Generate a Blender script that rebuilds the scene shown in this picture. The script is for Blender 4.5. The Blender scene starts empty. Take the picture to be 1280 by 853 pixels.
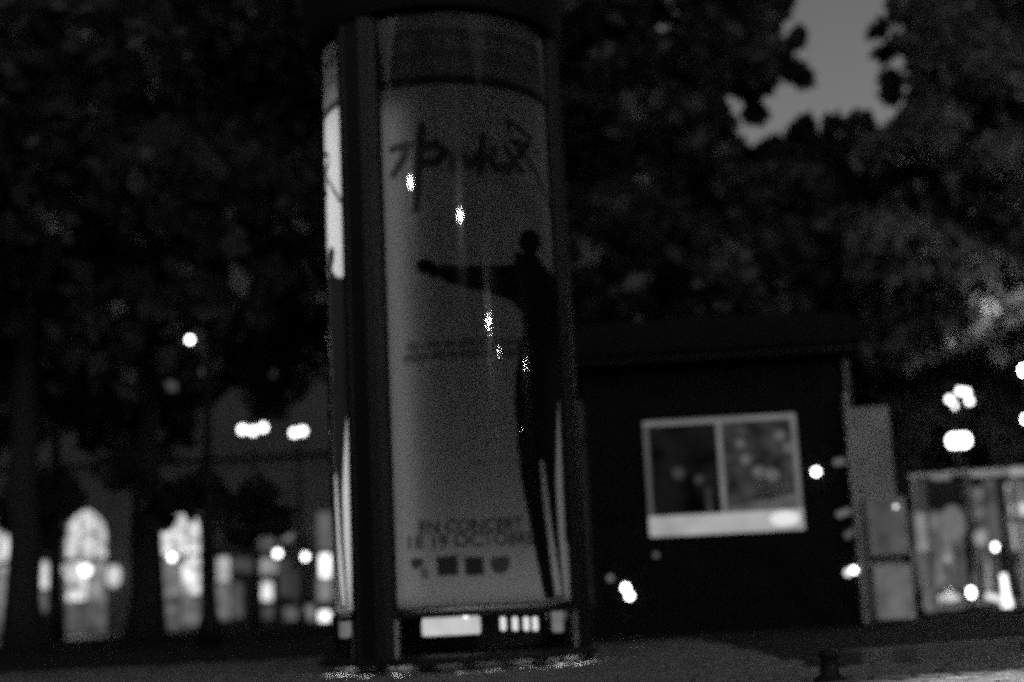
import bpy, bmesh, math, random
import numpy as np
from mathutils import Vector, Matrix

random.seed(7); RNG = np.random.default_rng(7)
SC = bpy.context.scene
COL = SC.collection
R = math.radians

# ------------------------------------------------------------------ camera
EYE = Vector((0, 0, 0.34)); PITCH = R(10.3); ROLL = R(-2.8)
F = 1280 * 50 / 36
CAMM = Matrix.Rotation(math.pi / 2 + PITCH, 4, 'X') @ Matrix.Rotation(ROLL, 4, 'Z')
cam = bpy.data.cameras.new('camera'); cam.lens = 50; cam.sensor_width = 36
cam.clip_start = 0.05; cam.clip_end = 2000
cam.dof.use_dof = True; cam.dof.focus_distance = 4.4; cam.dof.aperture_fstop = 1.2
cam_o = bpy.data.objects.new('camera', cam); COL.objects.link(cam_o)
cam_o.matrix_world = Matrix.Translation(EYE) @ CAMM
SC.camera = cam_o

# ------------------------------------------------------------------ night sky, moon-weak sun
w = bpy.data.worlds.new('World'); SC.world = w; w.use_nodes = True
wn = w.node_tree; bg = wn.nodes['Background']
sky = wn.nodes.new('ShaderNodeTexSky'); sky.sky_type = 'NISHITA'; sky.sun_disc = False
sky.sun_elevation = R(30); sky.sun_rotation = R(200)
bw = wn.nodes.new('ShaderNodeRGBToBW')
wn.links.new(sky.outputs[0], bw.inputs[0]); wn.links.new(bw.outputs[0], bg.inputs[0])
bg.inputs[1].default_value = 0.056
sun = bpy.data.lights.new('sun', 'SUN'); sun.energy = 0.004; sun.angle = R(10)
sun_o = bpy.data.objects.new('sun', sun); COL.objects.link(sun_o)
sun_o.rotation_euler = (R(60), 0, R(-20))

SC.view_settings.view_transform = 'Standard'; SC.view_settings.look = 'None'
SC.view_settings.exposure = 0; SC.view_settings.gamma = 1
SC.render.engine = 'CYCLES'
SC.cycles.use_denoising = False
SC.cycles.sample_clamp_indirect = 1.0
SC.cycles.sample_clamp_direct = 0
SC.cycles.max_bounces = 6; SC.cycles.transparent_max_bounces = 10
SC.cycles.caustics_reflective = False; SC.cycles.caustics_refractive = False
SC.cycles.use_light_tree = True
SC.cycles.filter_width = 2.4
SC.cycles.use_adaptive_sampling = True; SC.cycles.adaptive_threshold = 0.05; SC.cycles.adaptive_min_samples = 16

# ------------------------------------------------------------------ pixel helpers (photo is 1280x853)
CM3 = CAMM.to_3x3()
def ray(px, py):
    return (CM3 @ Vector(((px - 640) / F, -(py - 426.5) / F, -1))).normalized()
def at_y(px, py, Y):
    d = ray(px, py); return EYE + d * (Y / d.y)
def at_z(px, py, Z=0.0):
    d = ray(px, py); return EYE + d * ((Z - EYE.z) / d.z)
def project(P):
    l = CM3.transposed() @ (Vector(P) - EYE)
    return 640 + F * l.x / -l.z, 426.5 - F * l.y / -l.z

# ------------------------------------------------------------------ materials (the photo is black and white: greys only)
def nodes(name):
    m = bpy.data.materials.new(name); m.use_nodes = True
    nt = m.node_tree; nt.nodes.clear()
    return m, nt, nt.nodes.new, nt.links.new
def mat(name, v, rough=0.6, metal=0.0, var=0.25, scale=6.0, bump=0.0, spec=0.5, bscale=None):
    m, nt, N, L = nodes(name)
    out = N('ShaderNodeOutputMaterial'); b = N('ShaderNodeBsdfPrincipled')
    tc = N('ShaderNodeTexCoord'); nz = N('ShaderNodeTexNoise'); nz.inputs['Scale'].default_value = scale
    nz.inputs['Detail'].default_value = 6
    mr = N('ShaderNodeMapRange'); mr.inputs[3].default_value = v * (1 - var); mr.inputs[4].default_value = v * (1 + var)
    L(tc.outputs['Object'], nz.inputs['Vector']); L(nz.outputs[0], mr.inputs[0])
    L(mr.outputs[0], b.inputs['Base Color'])
    b.inputs['Roughness'].default_value = rough; b.inputs['Metallic'].default_value = metal
    b.inputs['Specular IOR Level'].default_value = spec
    if bump:
        n2 = N('ShaderNodeTexNoise'); n2.inputs['Scale'].default_value = bscale or scale * 4; n2.inputs['Detail'].default_value = 5
        bp = N('ShaderNodeBump'); bp.inputs['Strength'].default_value = bump; bp.inputs['Distance'].default_value = 0.02
        L(tc.outputs['Object'], n2.inputs['Vector']); L(n2.outputs[0], bp.inputs['Height']); L(bp.outputs[0], b.inputs['Normal'])
    L(b.outputs[0], out.inputs[0]); return m
def glow(name, s, var=0.0, scale=3.0, seed=0.0):
    m, nt, N, L = nodes(name)
    out = N('ShaderNodeOutputMaterial'); e = N('ShaderNodeEmission'); e.inputs[0].default_value = (1, 1, 1, 1)
    e.inputs[1].default_value = s
    if var:
        tc = N('ShaderNodeTexCoord'); mp = N('ShaderNodeMapping'); mp.inputs['Location'].default_value = (seed, seed * 1.7, seed * .6)
        nz = N('ShaderNodeTexNoise'); nz.inputs['Scale'].default_value = scale; nz.inputs['Detail'].default_value = 2
        mr = N('ShaderNodeMapRange'); mr.inputs[1].default_value = .3; mr.inputs[2].default_value = .7
        mr.inputs[3].default_value = s * (1 - var); mr.inputs[4].default_value = s * (1 + var)
        L(tc.outputs['Object'], mp.inputs[0]); L(mp.outputs[0], nz.inputs['Vector']); L(nz.outputs[0], mr.inputs[0]); L(mr.outputs[0], e.inputs[1])
    L(e.outputs[0], out.inputs[0])
    m.cycles.emission_sampling = 'AUTO' if name in ('lamp_glow', 'lampglow', 'foot_glow', 'globe', 'tube_w', 'lit_box') else 'NONE'
    return m
def glass_mat(name, ior=1.5, smear=0.25, r=0.03, tint=0.96, r2=0.2, aniso=0.0):
    m, nt, N, L = nodes(name)
    out = N('ShaderNodeOutputMaterial'); fr = N('ShaderNodeFresnel'); fr.inputs[0].default_value = ior
    t = N('ShaderNodeBsdfTransparent'); t.inputs[0].default_value = (tint, tint, tint, 1)
    g1 = N('ShaderNodeBsdfGlossy'); g1.inputs['Roughness'].default_value = r; g1.distribution = 'BECKMANN'
    if aniso:      # gloss spread sideways so mirrored lamp glints render evenly
        tg = N('ShaderNodeTangent'); tg.direction_type = 'RADIAL'; tg.axis = 'Z'
        g1.inputs['Anisotropy'].default_value = aniso; L(tg.outputs[0], g1.inputs['Tangent'])
    g2 = N('ShaderNodeBsdfGlossy'); g2.inputs['Roughness'].default_value = r2
    mg = N('ShaderNodeMixShader'); mg.inputs[0].default_value = smear
    L(g1.outputs[0], mg.inputs[1]); L(g2.outputs[0], mg.inputs[2])
    mx = N('ShaderNodeMixShader'); L(fr.outputs[0], mx.inputs[0]); L(t.outputs[0], mx.inputs[1]); L(mg.outputs[0], mx.inputs[2])
    L(mx.outputs[0], out.inputs[0]); return m
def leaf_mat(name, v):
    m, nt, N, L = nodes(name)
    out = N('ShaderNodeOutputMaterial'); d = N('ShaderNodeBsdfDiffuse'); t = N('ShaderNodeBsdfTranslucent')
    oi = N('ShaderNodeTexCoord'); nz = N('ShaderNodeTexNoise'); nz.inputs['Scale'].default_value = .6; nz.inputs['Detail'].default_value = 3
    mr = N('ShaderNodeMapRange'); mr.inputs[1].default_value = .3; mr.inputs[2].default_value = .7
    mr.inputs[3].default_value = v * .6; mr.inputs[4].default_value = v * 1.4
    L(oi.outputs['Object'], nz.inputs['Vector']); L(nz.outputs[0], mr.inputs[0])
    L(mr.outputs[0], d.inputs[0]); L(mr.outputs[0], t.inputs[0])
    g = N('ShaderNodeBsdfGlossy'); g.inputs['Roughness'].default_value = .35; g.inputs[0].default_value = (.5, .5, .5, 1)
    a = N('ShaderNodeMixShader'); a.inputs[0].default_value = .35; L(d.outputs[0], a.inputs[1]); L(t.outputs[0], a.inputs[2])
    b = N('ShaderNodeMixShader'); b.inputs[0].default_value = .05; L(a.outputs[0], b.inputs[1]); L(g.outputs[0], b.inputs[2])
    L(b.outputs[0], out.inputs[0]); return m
def poster_mat(name):
    m, nt, N, L = nodes(name)
    out = N('ShaderNodeOutputMaterial'); at = N('ShaderNodeAttribute'); at.attribute_name = 'ink'
    mr = N('ShaderNodeMapRange'); mr.inputs[3].default_value = .72; mr.inputs[4].default_value = .012
    L(at.outputs['Fac'], mr.inputs[0])
    d = N('ShaderNodeBsdfDiffuse'); t = N('ShaderNodeBsdfTranslucent'); mx = N('ShaderNodeMixShader'); mx.inputs[0].default_value = .84
    L(mr.outputs[0], d.inputs[0]); L(mr.outputs[0], t.inputs[0]); L(d.outputs[0], mx.inputs[1]); L(t.outputs[0], mx.inputs[2])
    L(mx.outputs[0], out.inputs[0]); return m

M = dict(
    asphalt=mat('asphalt', .022, .85, var=.35, scale=1.5, bump=.5, bscale=60, spec=.15),
    sett=mat('sett_stone', .13, .5, var=.5, scale=9, bump=.5, bscale=30),
    kerb=mat('kerb_granite', .1, .5, var=.3, scale=14, bump=.4),
    iron=mat('dark_iron', .01, .55, var=.4, scale=10, bump=.15, spec=.2),
    post=mat('column_post', .009, .5, var=.3, scale=5, spec=.3),
    kiosk=mat('kiosk_paint', .008, .7, var=.3, scale=3, bump=.1, spec=.08),
    kiosk_trim=mat('kiosk_trim', .035, .4, var=.3, scale=5),
    white=mat('white_paint', .7, .5, var=.08, scale=5),
    offwhite=mat('grey_white_paint', .4, .5, var=.2, scale=4),
    grey=mat('grey_panel', .25, .5, var=.7, scale=5),
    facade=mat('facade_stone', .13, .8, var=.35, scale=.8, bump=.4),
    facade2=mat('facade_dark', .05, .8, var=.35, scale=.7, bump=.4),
    slate=mat('slate_roof', .03, .5, var=.3, scale=2),
    darkglass=mat('dark_window_glass', .008, .12, var=.2, scale=1),
    frame=mat('window_frame', .03, .5),
    bark=mat('bark', .025, .9, var=.5, scale=8, bump=.8),
    glass=glass_mat('column_glass', 1.52, .06, .062, .72, .17, -.6),
    clear=glass_mat('screen_glass', 1.5, .1, .02),
    leaf=leaf_mat('leaf_dark', .065), leaf2=leaf_mat('leaf_lamplit', .17),  # second leaf tone is raised to stand in for lamplight on the right
    poster=poster_mat('poster_print'),
    liner=mat('box_liner', .1, .7, var=.2),
    wood=mat('brown_wood', .08, .5, var=.4, scale=6),
)

# ------------------------------------------------------------------ mesh builder
class MB:
    def __init__(s): s.v = []; s.f = []
    def add(s, vs, fs):
        o = len(s.v); s.v += [tuple(x) for x in vs]; s.f += [tuple(o + i for i in f) for f in fs]; return s
    def box(s, x0, x1, y0, y1, z0, z1, b=0.0):
        if b <= 0:
            vs = [(x, y, z) for z in (z0, z1) for y in (y0, y1) for x in (x0, x1)]
            return s.add(vs, [(0, 2, 3, 1), (4, 5, 7, 6), (0, 1, 5, 4), (2, 6, 7, 3), (0, 4, 6, 2), (1, 3, 7, 5)])
        vs = []; rings = [(z0, b), (z0 + b, 0), (z1 - b, 0), (z1, b)]
        for z, i in rings:
            j = b
            if i: pts = [(x0 + j, y0 + j), (x1 - j, y0 + j), (x1 - j, y0 + j), (x1 - j, y1 - j), (x1 - j, y1 - j), (x0 + j, y1 - j), (x0 + j, y1 - j), (x0 + j, y0 + j)]
            else: pts = [(x0 + j, y0), (x1 - j, y0), (x1, y0 + j), (x1, y1 - j), (x1 - j, y1), (x0 + j, y1), (x0, y1 - j), (x0, y0 + j)]
            vs += [(x, y, z) for x, y in pts]
        fs = [tuple(range(7, -1, -1)), tuple(range(24, 32))]
        for k in range(3):
            for i in range(8): fs.append((k * 8 + i, k * 8 + (i + 1) % 8, k * 8 + 8 + (i + 1) % 8, k * 8 + 8 + i))
        return s.add(vs, fs)
    def lathe(s, prof, n=24, c=(0, 0), a0=0.0, a1=2 * math.pi, sx=1, sy=1):
        full = abs(a1 - a0 - 2 * math.pi) < 1e-6; m = n if full else n + 1
        vs = []
        for r, z in prof:
            for i in range(m):
                a = a0 + (a1 - a0) * i / n; vs.append((c[0] + r * sx * math.cos(a), c[1] + r * sy * math.sin(a), z))
        fs = []
        for k in range(len(prof) - 1):
            for i in range(n):
                j = (i + 1) % m if full else i + 1
                fs.append((k * m + i, k * m + j, k * m + m + j, k * m + m + i))
        if full:
            if prof[0][0] > 1e-5: fs.append(tuple(range(m - 1, -1, -1)))
            if prof[-1][0] > 1e-5: fs.append(tuple((len(prof) - 1) * m + i for i in range(m)))
        return s.add(vs, fs)
    def tube(s, pts, rad, n=8):
        pts = [Vector(p) for p in pts]; rad = rad if isinstance(rad, (list, tuple)) else [rad] * len(pts)
        vs = []
        for i, p in enumerate(pts):
            d = (pts[min(i + 1, len(pts) - 1)] - pts[max(i - 1, 0)]).normalized()
            u = d.cross(Vector((0, 0, 1)) if abs(d.z) < .9 else Vector((1, 0, 0))).normalized(); v = d.cross(u)
            for k in range(n):
                a = 2 * math.pi * k / n; vs.append(p + (u * math.cos(a) + v * math.sin(a)) * rad[i])
        fs = [(i * n + k, i * n + (k + 1) % n, (i + 1) * n + (k + 1) % n, (i + 1) * n + k) for i in range(len(pts) - 1) for k in range(n)]
        fs += [tuple(range(n - 1, -1, -1)), tuple((len(pts) - 1) * n + k for k in range(n))]
        return s.add(vs, fs)
    def ball(s, c, r, n=10, sz=1.0, m=5):
        n = min(n, 10); prof = [(max(1e-6, r * math.sin(math.pi * k / m)), c[2] - r * sz * math.cos(math.pi * k / m)) for k in range(m + 1)]
        return s.lathe(prof, n, (c[0], c[1]))
    def poly(s, pts, t):      # polygon in the x-z plane extruded from y=0 to y=t : pts (x,y,z)
        n = len(pts); a = [tuple(p) for p in pts]; b = [(p[0], p[1] + t, p[2]) for p in pts]
        return s.add(a + b, [tuple(range(n)), tuple(range(2 * n - 1, n - 1, -1))] + [(i, i + n, (i + 1) % n + n, (i + 1) % n) for i in range(n)])
    def build(s, name, m, parent=None, smooth=False):
        me = bpy.data.meshes.new(name); me.from_pydata(s.v, [], s.f); me.validate(); me.update()
        bm = bmesh.new(); bm.from_mesh(me); bmesh.ops.remove_doubles(bm, verts=bm.verts, dist=1e-6)
        bmesh.ops.recalc_face_normals(bm, faces=bm.faces); bm.to_mesh(me); bm.free()
        if smooth:
            me.polygons.foreach_set('use_smooth', [True] * len(me.polygons))
        me.materials.append(m if not isinstance(m, str) else M[m])
        o = bpy.data.objects.new(name, me); COL.objects.link(o)
        if parent is not None: o.parent = parent
        return o
def tag(o, label=None, cat=None, group=None, kind=None):
    if label: o['label'] = label
    if cat: o['category'] = cat
    if group: o['group'] = group
    if kind: o['kind'] = kind
    return o
def thing(name, label, cat, loc, rz=0.0, group=None):
    o = bpy.data.objects.new(name, None); COL.objects.link(o); o.location = loc; o.rotation_euler = (0, 0, rz)
    o.empty_display_size = .2
    return tag(o, label, cat, group)
def share(name, src, parent, loc=(0, 0, 0), rz=0, sc=None):
    o = bpy.data.objects.new(name, src.data); COL.objects.link(o); o.parent = parent; o.location = loc; o.rotation_euler = (0, 0, rz)
    if sc: o.scale = sc
    return o

# ================================================================== SETTING
g = MB().add([(-400, -120, -.012), (400, -120, -.012), (400, 700, -.012), (-400, 700, -.012)], [(0, 1, 2, 3)]).build('ground', 'asphalt')
tag(g, kind='structure')

# kerb line on the right: pavement in front, dark road beyond
K0 = at_z(1056, 829); K1 = at_z(1290, 812)
KD = (K1 - K0).normalized(); KN = Vector((-KD.y, KD.x, 0))

# near pavement of small setts (too small to pick apart singly)
def setts():
    b = MB(); x0, x1, y0, y1 = -5.5, 5.5, 4.2, 10.5; sw, sd = .155, .115
    nrow = int((y1 - y0) / sd)
    for j in range(nrow):
        y = y0 + j * sd; off = (j % 2) * sw * .5 + random.uniform(-.02, .02)
        for i in range(int((x1 - x0) / sw)):
            x = x0 + i * sw + off + random.uniform(-.004, .004)
            c = Vector((x + sw / 2, y + sd / 2, 0))
            if (c - K0).dot(KN) > -.17 and c.x > 1.2: continue
            if (c - Vector((CX, CY, 0))).length < .685: continue
            h = random.uniform(-.006, .007); t1 = random.uniform(-.003, .003); t2 = random.uniform(-.003, .003)
            g0 = .006; e = .016
            A = [(x + g0, y + g0), (x + sw - g0, y + g0), (x + sw - g0, y + sd - g0), (x + g0, y + sd - g0)]
            B = [(x + g0 + e, y + g0 + e), (x + sw - g0 - e, y + g0 + e), (x + sw - g0 - e, y + sd - g0 - e), (x + g0 + e, y + sd - g0 - e)]
            vs = [(p[0], p[1], -.02) for p in A] + [(p[0], p[1], h - .008) for p in A] + \
                 [(B[0][0], B[0][1], h + t1), (B[1][0], B[1][1], h + t2), (B[2][0], B[2][1], h - t1), (B[3][0], B[3][1], h - t2)]
            fs = [(8, 9, 10, 11)]
            for k in range(4):
                n = (k + 1) % 4; fs += [(k, n, 4 + n, 4 + k), (4 + k, 4 + n, 8 + n, 8 + k)]
            b.add(vs, fs)
    me = bpy.data.meshes.new('paving_setts'); me.from_pydata(b.v, [], b.f); me.update(); me.materials.append(M['sett'])
    o = bpy.data.objects.new('paving_setts', me); COL.objects.link(o)
    tag(o, 'small worn stone setts paving the ground around the poster column', 'paving', kind='stuff')

# column position
CDIR = ray(571, 752); CDIR = Vector((CDIR.x, CDIR.y, 0)).normalized()
CRIGHT = Vector((CDIR.y, -CDIR.x, 0))
CD = 7.95; CX, CY = CDIR.x * CD, CDIR.y * CD
setts()

kerb = tag(MB().add([tuple(K0 - KD * .1 + Vector((0, 0, -.006))), tuple(K0 + KD * 7 + Vector((0, 0, -.006))), tuple(K0 + KD * 7 + KN * .02 + Vector((0, 0, -.006))), tuple(K0 - KD * .1 + KN * .02 + Vector((0, 0, -.006)))], [(0, 1, 2, 3)]).build('kerb', 'kerb'), kind='structure')
ang = math.atan2(KD.y, KD.x)
ks = None
for i in range(7):
    p = K0 + KD * (i * .86) - KN * .14 + Vector((0, 0, random.uniform(-.004, .004)))
    if ks is None:
        ks = MB().box(0, .85, 0, .16, -.05, .055, .012).build('kerb_stone', 'kerb', kerb); ks.location = p; ks.rotation_euler = (0, 0, ang)
    else: share('kerb_stone', ks, kerb, p, ang + random.uniform(-.006, .006))

# ================================================================== POSTER COLUMN
RP = .655; RG = .675; RO = .72
TH0, TH1 = R(-29), R(74)            # front poster, angles from the direction of the camera (right positive)
POSTS = [R(-41), R(86), R(202)]
col = thing('advertising_column', 'tall round glass advertising column with curved show posters behind glass', 'column', (CX, CY, 0), math.atan2(CRIGHT.y, CRIGHT.x))
# local frame: x = right, y = away from camera ; angle th -> (sin th, -cos th)
def cyl_hit(px, py, rad):
    d = ray(px, py); o = EYE - Vector((CX, CY, 0))
    a = d.x ** 2 + d.y ** 2; b = 2 * (o.x * d.x + o.y * d.y); c = o.x ** 2 + o.y ** 2 - rad * rad
    disc = b * b - 4 * a * c
    if disc < 0: disc = 0
    t = (-b - math.sqrt(disc)) / (2 * a); P = EYE + d * t
    q = P - Vector((CX, CY, 0)); th = math.atan2(q.dot(CRIGHT), -q.dot(CDIR))
    return P, th, d
TH0 = cyl_hit(484, 400, RP)[1]; TH1 = cyl_hit(706, 600, RP)[1]; TL_ = cyl_hit(437, 400, RP)[1]
PHW = (TH0 - TL_) / 2
POSTS = [(TH0 + TL_) / 2, TH1 + PHW, math.pi + (TH0 + TL_) / 4 + (TH1 + PHW) / 2]
ZB = cyl_hit(497, 762, RP)[0].z; ZT = cyl_hit(560, 19, RP)[0].z
PH = ZT - ZB; PW = RP * (TH1 - TH0)
TL1 = POSTS[0] * 2 - TH0 - 0.0; TL0 = TL1 - (TH1 - TH0)     # left poster ends at the post
def uvf(px, py):
    P, th, _ = cyl_hit(px, py, RP); return ((th - TH0) / (TH1 - TH0), (P.z - ZB) / PH)
def uvl(px, py):
    P, th, _ = cyl_hit(px, py, RP); return ((th - TL0) / (TL1 - TL0), (P.z - ZB) / PH)
NU, NV = 220, 620
U, V = np.meshgrid((np.arange(NU) + .0) / (NU - 1), (np.arange(NV) + .0) / (NV - 1))
X = U * PW; Z = V * PH          # metres on the sheet
INK = np.zeros_like(U)
def inpoly(pts):
    ins = np.zeros(U.shape, bool); n = len(pts)
    for i in range(n):
        x1, y1 = pts[i]; x2, y2 = pts[(i + 1) % n]
        c = ((y1 > Z) != (y2 > Z)) & (X < (x2 - x1) * (Z - y1) / (y2 - y1 + 1e-12) + x1); ins ^= c
    return ins
def S(uv): return (uv[0] * PW, uv[1] * PH)
def fpoly(pts, v=1.0, f=uvf):
    m = inpoly([S(f(*p)) for p in pts]); INK[m] = np.maximum(INK[m], v) if v > 0 else 0
def strokes(pts, wd, v=1.0, f=uvf):
    q = [S(f(*p)) for p in pts]
    for i in range(len(q) - 1):
        (ax, ay), (bx, by) = q[i], q[i + 1]
        w0 = wd if not isinstance(wd, (list, tuple)) else wd[i]
        dx, dy = bx - ax, by - ay; l2 = dx * dx + dy * dy + 1e-9
        t = np.clip(((X - ax) * dx + (Z - ay) * dy) / l2, 0, 1)
        m = np.hypot(X - ax - t * dx, Z - ay - t * dy) < w0
        INK[m] = np.maximum(INK[m], v)
def text(s, x, z, h, v, width=None, skew=0.0, slope=0.0):
    cu = bpy.data.curves.new('t', 'FONT'); cu.body = s; cu.size = 1.0; cu.shear = skew; cu.resolution_u = 3; cu.offset = .025
    o = bpy.data.objects.new('t', cu); COL.objects.link(o)
    dg = bpy.context.evaluated_depsgraph_get(); me = bpy.data.meshes.new_from_object(o.evaluated_get(dg))
    me.calc_loop_triangles()
    vv = np.array([p.co[:2] for p in me.vertices]); tr = [tuple(t.vertices) for t in me.loop_triangles]
    sc = h / .72; wd = vv[:, 0].max() - vv[:, 0].min(); kx = sc if width is None else width / wd
    vv = np.stack([(vv[:, 0] - vv[:, 0].min()) * kx + x, vv[:, 1] * sc + z], 1)
    vv[:, 1] += (vv[:, 0] - x) * slope
    du = PW / (NU - 1); dv = PH / (NV - 1)
    for a, b, c in tr:
        A, B, C_ = vv[a], vv[b], vv[c]
        i0 = max(0, int(min(A[0], B[0], C_[0]) / du)); i1 = min(NU, int(max(A[0], B[0], C_[0]) / du) + 2)
        j0 = max(0, int(min(A[1], B[1], C_[1]) / dv)); j1 = min(NV, int(max(A[1], B[1], C_[1]) / dv) + 2)
        if i1 <= i0 or j1 <= j0: continue
        xs = X[j0:j1, i0:i1]; zs = Z[j0:j1, i0:i1]
        def sd(P, Q): return (xs - Q[0]) * (P[1] - Q[1]) - (P[0] - Q[0]) * (zs - Q[1])
        d1, d2, d3 = sd(A, B), sd(B, C_), sd(C_, A)
        m = ~(((d1 < 0) | (d2 < 0) | (d3 < 0)) & ((d1 > 0) | (d2 > 0) | (d3 > 0)))
        INK[j0:j1, i0:i1][m] = v
    bpy.data.objects.remove(o); bpy.data.curves.remove(cu); bpy.data.meshes.remove(me)

# --- artwork, flat print on the sheet (u across, v up)
z1 = uvf(481, 42)[1] * PH; z0 = uvf(481, 113)[1] * PH
INK[(Z < z1) & (Z > z0)] = .6
INK[Z >= z1] = .1
hb = z1 - z0
text('LE TRIANON', .05, z0 + hb * .62, hb * .26, .15, PW * .9)
text('L\'ELYSEE MONTMARTRE', .05, z0 + hb * .25, hb * .22, .35, PW * .88)
INK[(Z < z0 + hb * .16) & (Z > z0)] = .93
# brushed title
strokes([(490, 187), (500, 184), (512, 181), (505, 197), (492, 219)], .022, .8)
strokes([(527, 158), (524, 200), (519, 262)], .026, .85)
strokes([(527, 186), (545, 180), (556, 190), (545, 204), (528, 203)], .026, .85)
strokes([(566, 196), (566, 212)], .022, .75)
strokes([(580, 196), (586, 210), (596, 196)], .02, .8)
strokes([(604, 172), (600, 216)], .026, .85)
strokes([(618, 186), (612, 200), (622, 212), (634, 206)], .022, .8)
strokes([(632, 186), (652, 214)], .022, .8); strokes([(656, 184), (634, 216)], .022, .8)
strokes([(404, 204), (405, 193), (411, 194), (411, 206), (407, 214), (414, 232), (434, 262)], .013, .95, uvl)
# performer: arm stretched out to the left, head, coat, legs
fpoly([(519, 332), (523, 325), (534, 323), (541, 328), (548, 332), (558, 331), (575, 333), (600, 332), (626, 332), (640, 330), (650, 325), (654, 318), (670, 318), (676, 326), (681, 335), (688, 347), (705, 350), (705, 486), (699, 487), (697, 520), (696, 560), (695, 600), (698, 660), (702, 710), (705, 740), (706, 757),
       (684, 757), (678, 735), (672, 705), (665, 670), (657, 630), (650, 590), (646, 545), (643, 500), (644, 470), (648, 440), (653, 412), (652, 392),
       (640, 377), (620, 370), (600, 365), (575, 358), (560, 355), (549, 346), (540, 347), (534, 343), (526, 342)], 1.0)
fpoly([(662 + 13.5 * math.cos(a_ * .3), 303 + 17 * math.sin(a_ * .3)) for a_ in range(21)], 1.0)
fpoly([(715, 345), (690, 345), (690, 486), (715, 486)], 1.0)
# white slit in the coat, on both sheets the same print
fpoly([(675, 575), (679, 575), (684, 610), (690, 660), (697, 705), (703, 745), (694, 745), (688, 700), (682, 650), (677, 610)], -1)
# left sheet: what shows between the figure and the edge
fpoly([(398, 347), (440, 347), (440, 402), (398, 402)], 1.0, uvl)
fpoly([(418, 428), (446, 428), (446, 484), (420, 484)], .75, uvl)
fpoly([(436, 484), (447, 484), (450, 690), (439, 690)], 0.96, uvl)
# two handwritten lines, faint line, place and date, logos
text('du rire et des chansons', *S(uvf(508, 440)), .06, .85, PW * .58, .3, .035)
text('mise en scene et musique', *S(uvf(503, 455)), .06, .9, PW * .68, .3, .045)
text('avec son orchestre', *S(uvf(588, 580)), .04, .3, PW * .26, .2, 0)
text('EN CONCERT', *S(uvf(524, 668)), .066, .9, PW * .5)
text('18 19 OCTOBRE', *S(uvf(511, 687)), .07, .85, PW * .62)
fpoly([(512, 703), (516, 698), (522, 698), (528, 698), (530, 705), (524, 710), (518, 713)], .85); fpoly([(524, 712), (530, 708), (536, 714), (536, 723), (527, 724)], .6)
fpoly([(545, 696), (572, 694), (573, 719), (547, 721)], .9); fpoly([(555, 703), (562, 702), (563, 710), (556, 711)], .45)
fpoly([(580, 697), (604, 696), (605, 719), (582, 720)], .92); fpoly([(587, 706), (598, 705), (598, 708), (588, 709)], .4)
fpoly([(612, 697), (636, 695), (637, 708), (632, 716), (625, 718), (617, 715), (613, 708)], .8); fpoly([(620, 702), (629, 701), (628, 708), (622, 709)], .35)
# paper border
INK[(Z < .012)] = .1

def make_poster(t0, t1, name, label):
    th = t0 + U * (t1 - t0)
    co = np.stack([RP * np.sin(th), -RP * np.cos(th), ZB + V * PH], -1).reshape(-1, 3)
    idx = np.arange(NU * NV).reshape(NV, NU)
    q = np.stack([idx[:-1, :-1], idx[:-1, 1:], idx[1:, 1:], idx[1:, :-1]], -1).reshape(-1, 4)
    me = bpy.data.meshes.new(name)
    me.vertices.add(len(co)); me.vertices.foreach_set('co', co.astype(np.float32).ravel())
    me.loops.add(q.size); me.loops.foreach_set('vertex_index', q.astype(np.int32).ravel())
    me.polygons.add(len(q)); me.polygons.foreach_set('loop_start', (np.arange(len(q)) * 4).astype(np.int32))
    me.update(calc_edges=True); me.validate()
    me.polygons.foreach_set('use_smooth', np.ones(len(q), bool))
    at = me.attributes.new('ink', 'FLOAT', 'POINT'); at.data.foreach_set('value', INK.astype(np.float32).ravel())
    me.materials.append(M['poster'])
    o = bpy.data.objects.new(name, me); COL.objects.link(o); o.parent = col; o['label'] = label
    return o
# smooth the print very slightly (ink bleed)
for _ in range(2):
    P_ = np.pad(INK, 1, mode='edge'); INK = (P_[1:-1, 1:-1] * 2 + P_[:-2, 1:-1] + P_[2:, 1:-1] + P_[1:-1, :-2] + P_[1:-1, 2:]) / 6
make_poster(TH0, TH1, 'poster', 'dim show poster with a dark figure stretching one arm out')
make_poster(TL0, TL1, 'poster', 'brightly backlit copy of the poster seen edge-on')
TB0 = POSTS[1] + (TH0 - POSTS[0]); make_poster(TB0, TB0 + (TH1 - TH0), 'poster', 'poster on the far side of the column')

def A(th): return th - math.pi / 2      # angle th -> lathe angle
GT = ZT + .03; GB = .075
for k in range(3):
    a0 = POSTS[k] + PHW * .93; a1 = POSTS[(k + 1) % 3] - PHW * .93
    while a1 < a0: a1 += 2 * math.pi
    pane = MB().lathe([(RG, ZB - .02), (RG, GT)], 64, a0=A(a0), a1=A(a1)).build('glass_pane', 'glass', col, True)
    base = MB().lathe([(RG, GB), (RG, ZB - .05)], 40, a0=A(a0), a1=A(a1)).build('base_glass', 'clear', col, True)
    rail = MB().lathe([(RG - .012, ZB - .05), (RG + .012, ZB - .05), (RG + .012, ZB - .022), (RG - .012, ZB - .022), (RG - .012, ZB - .05)], 40, a0=A(a0), a1=A(a1)).build('bottom_rail', 'post', col)
    for s in (a0 + R(1.2), a1 - R(1.2)):
        MB().box(-.012, .012, -.02, .01, GB, ZB - .02).build('base_mullion', 'offwhite', col).matrix_local = Matrix.Rotation(s, 4, 'Z') @ Matrix.Translation((0, -RG + .012, 0))
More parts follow.
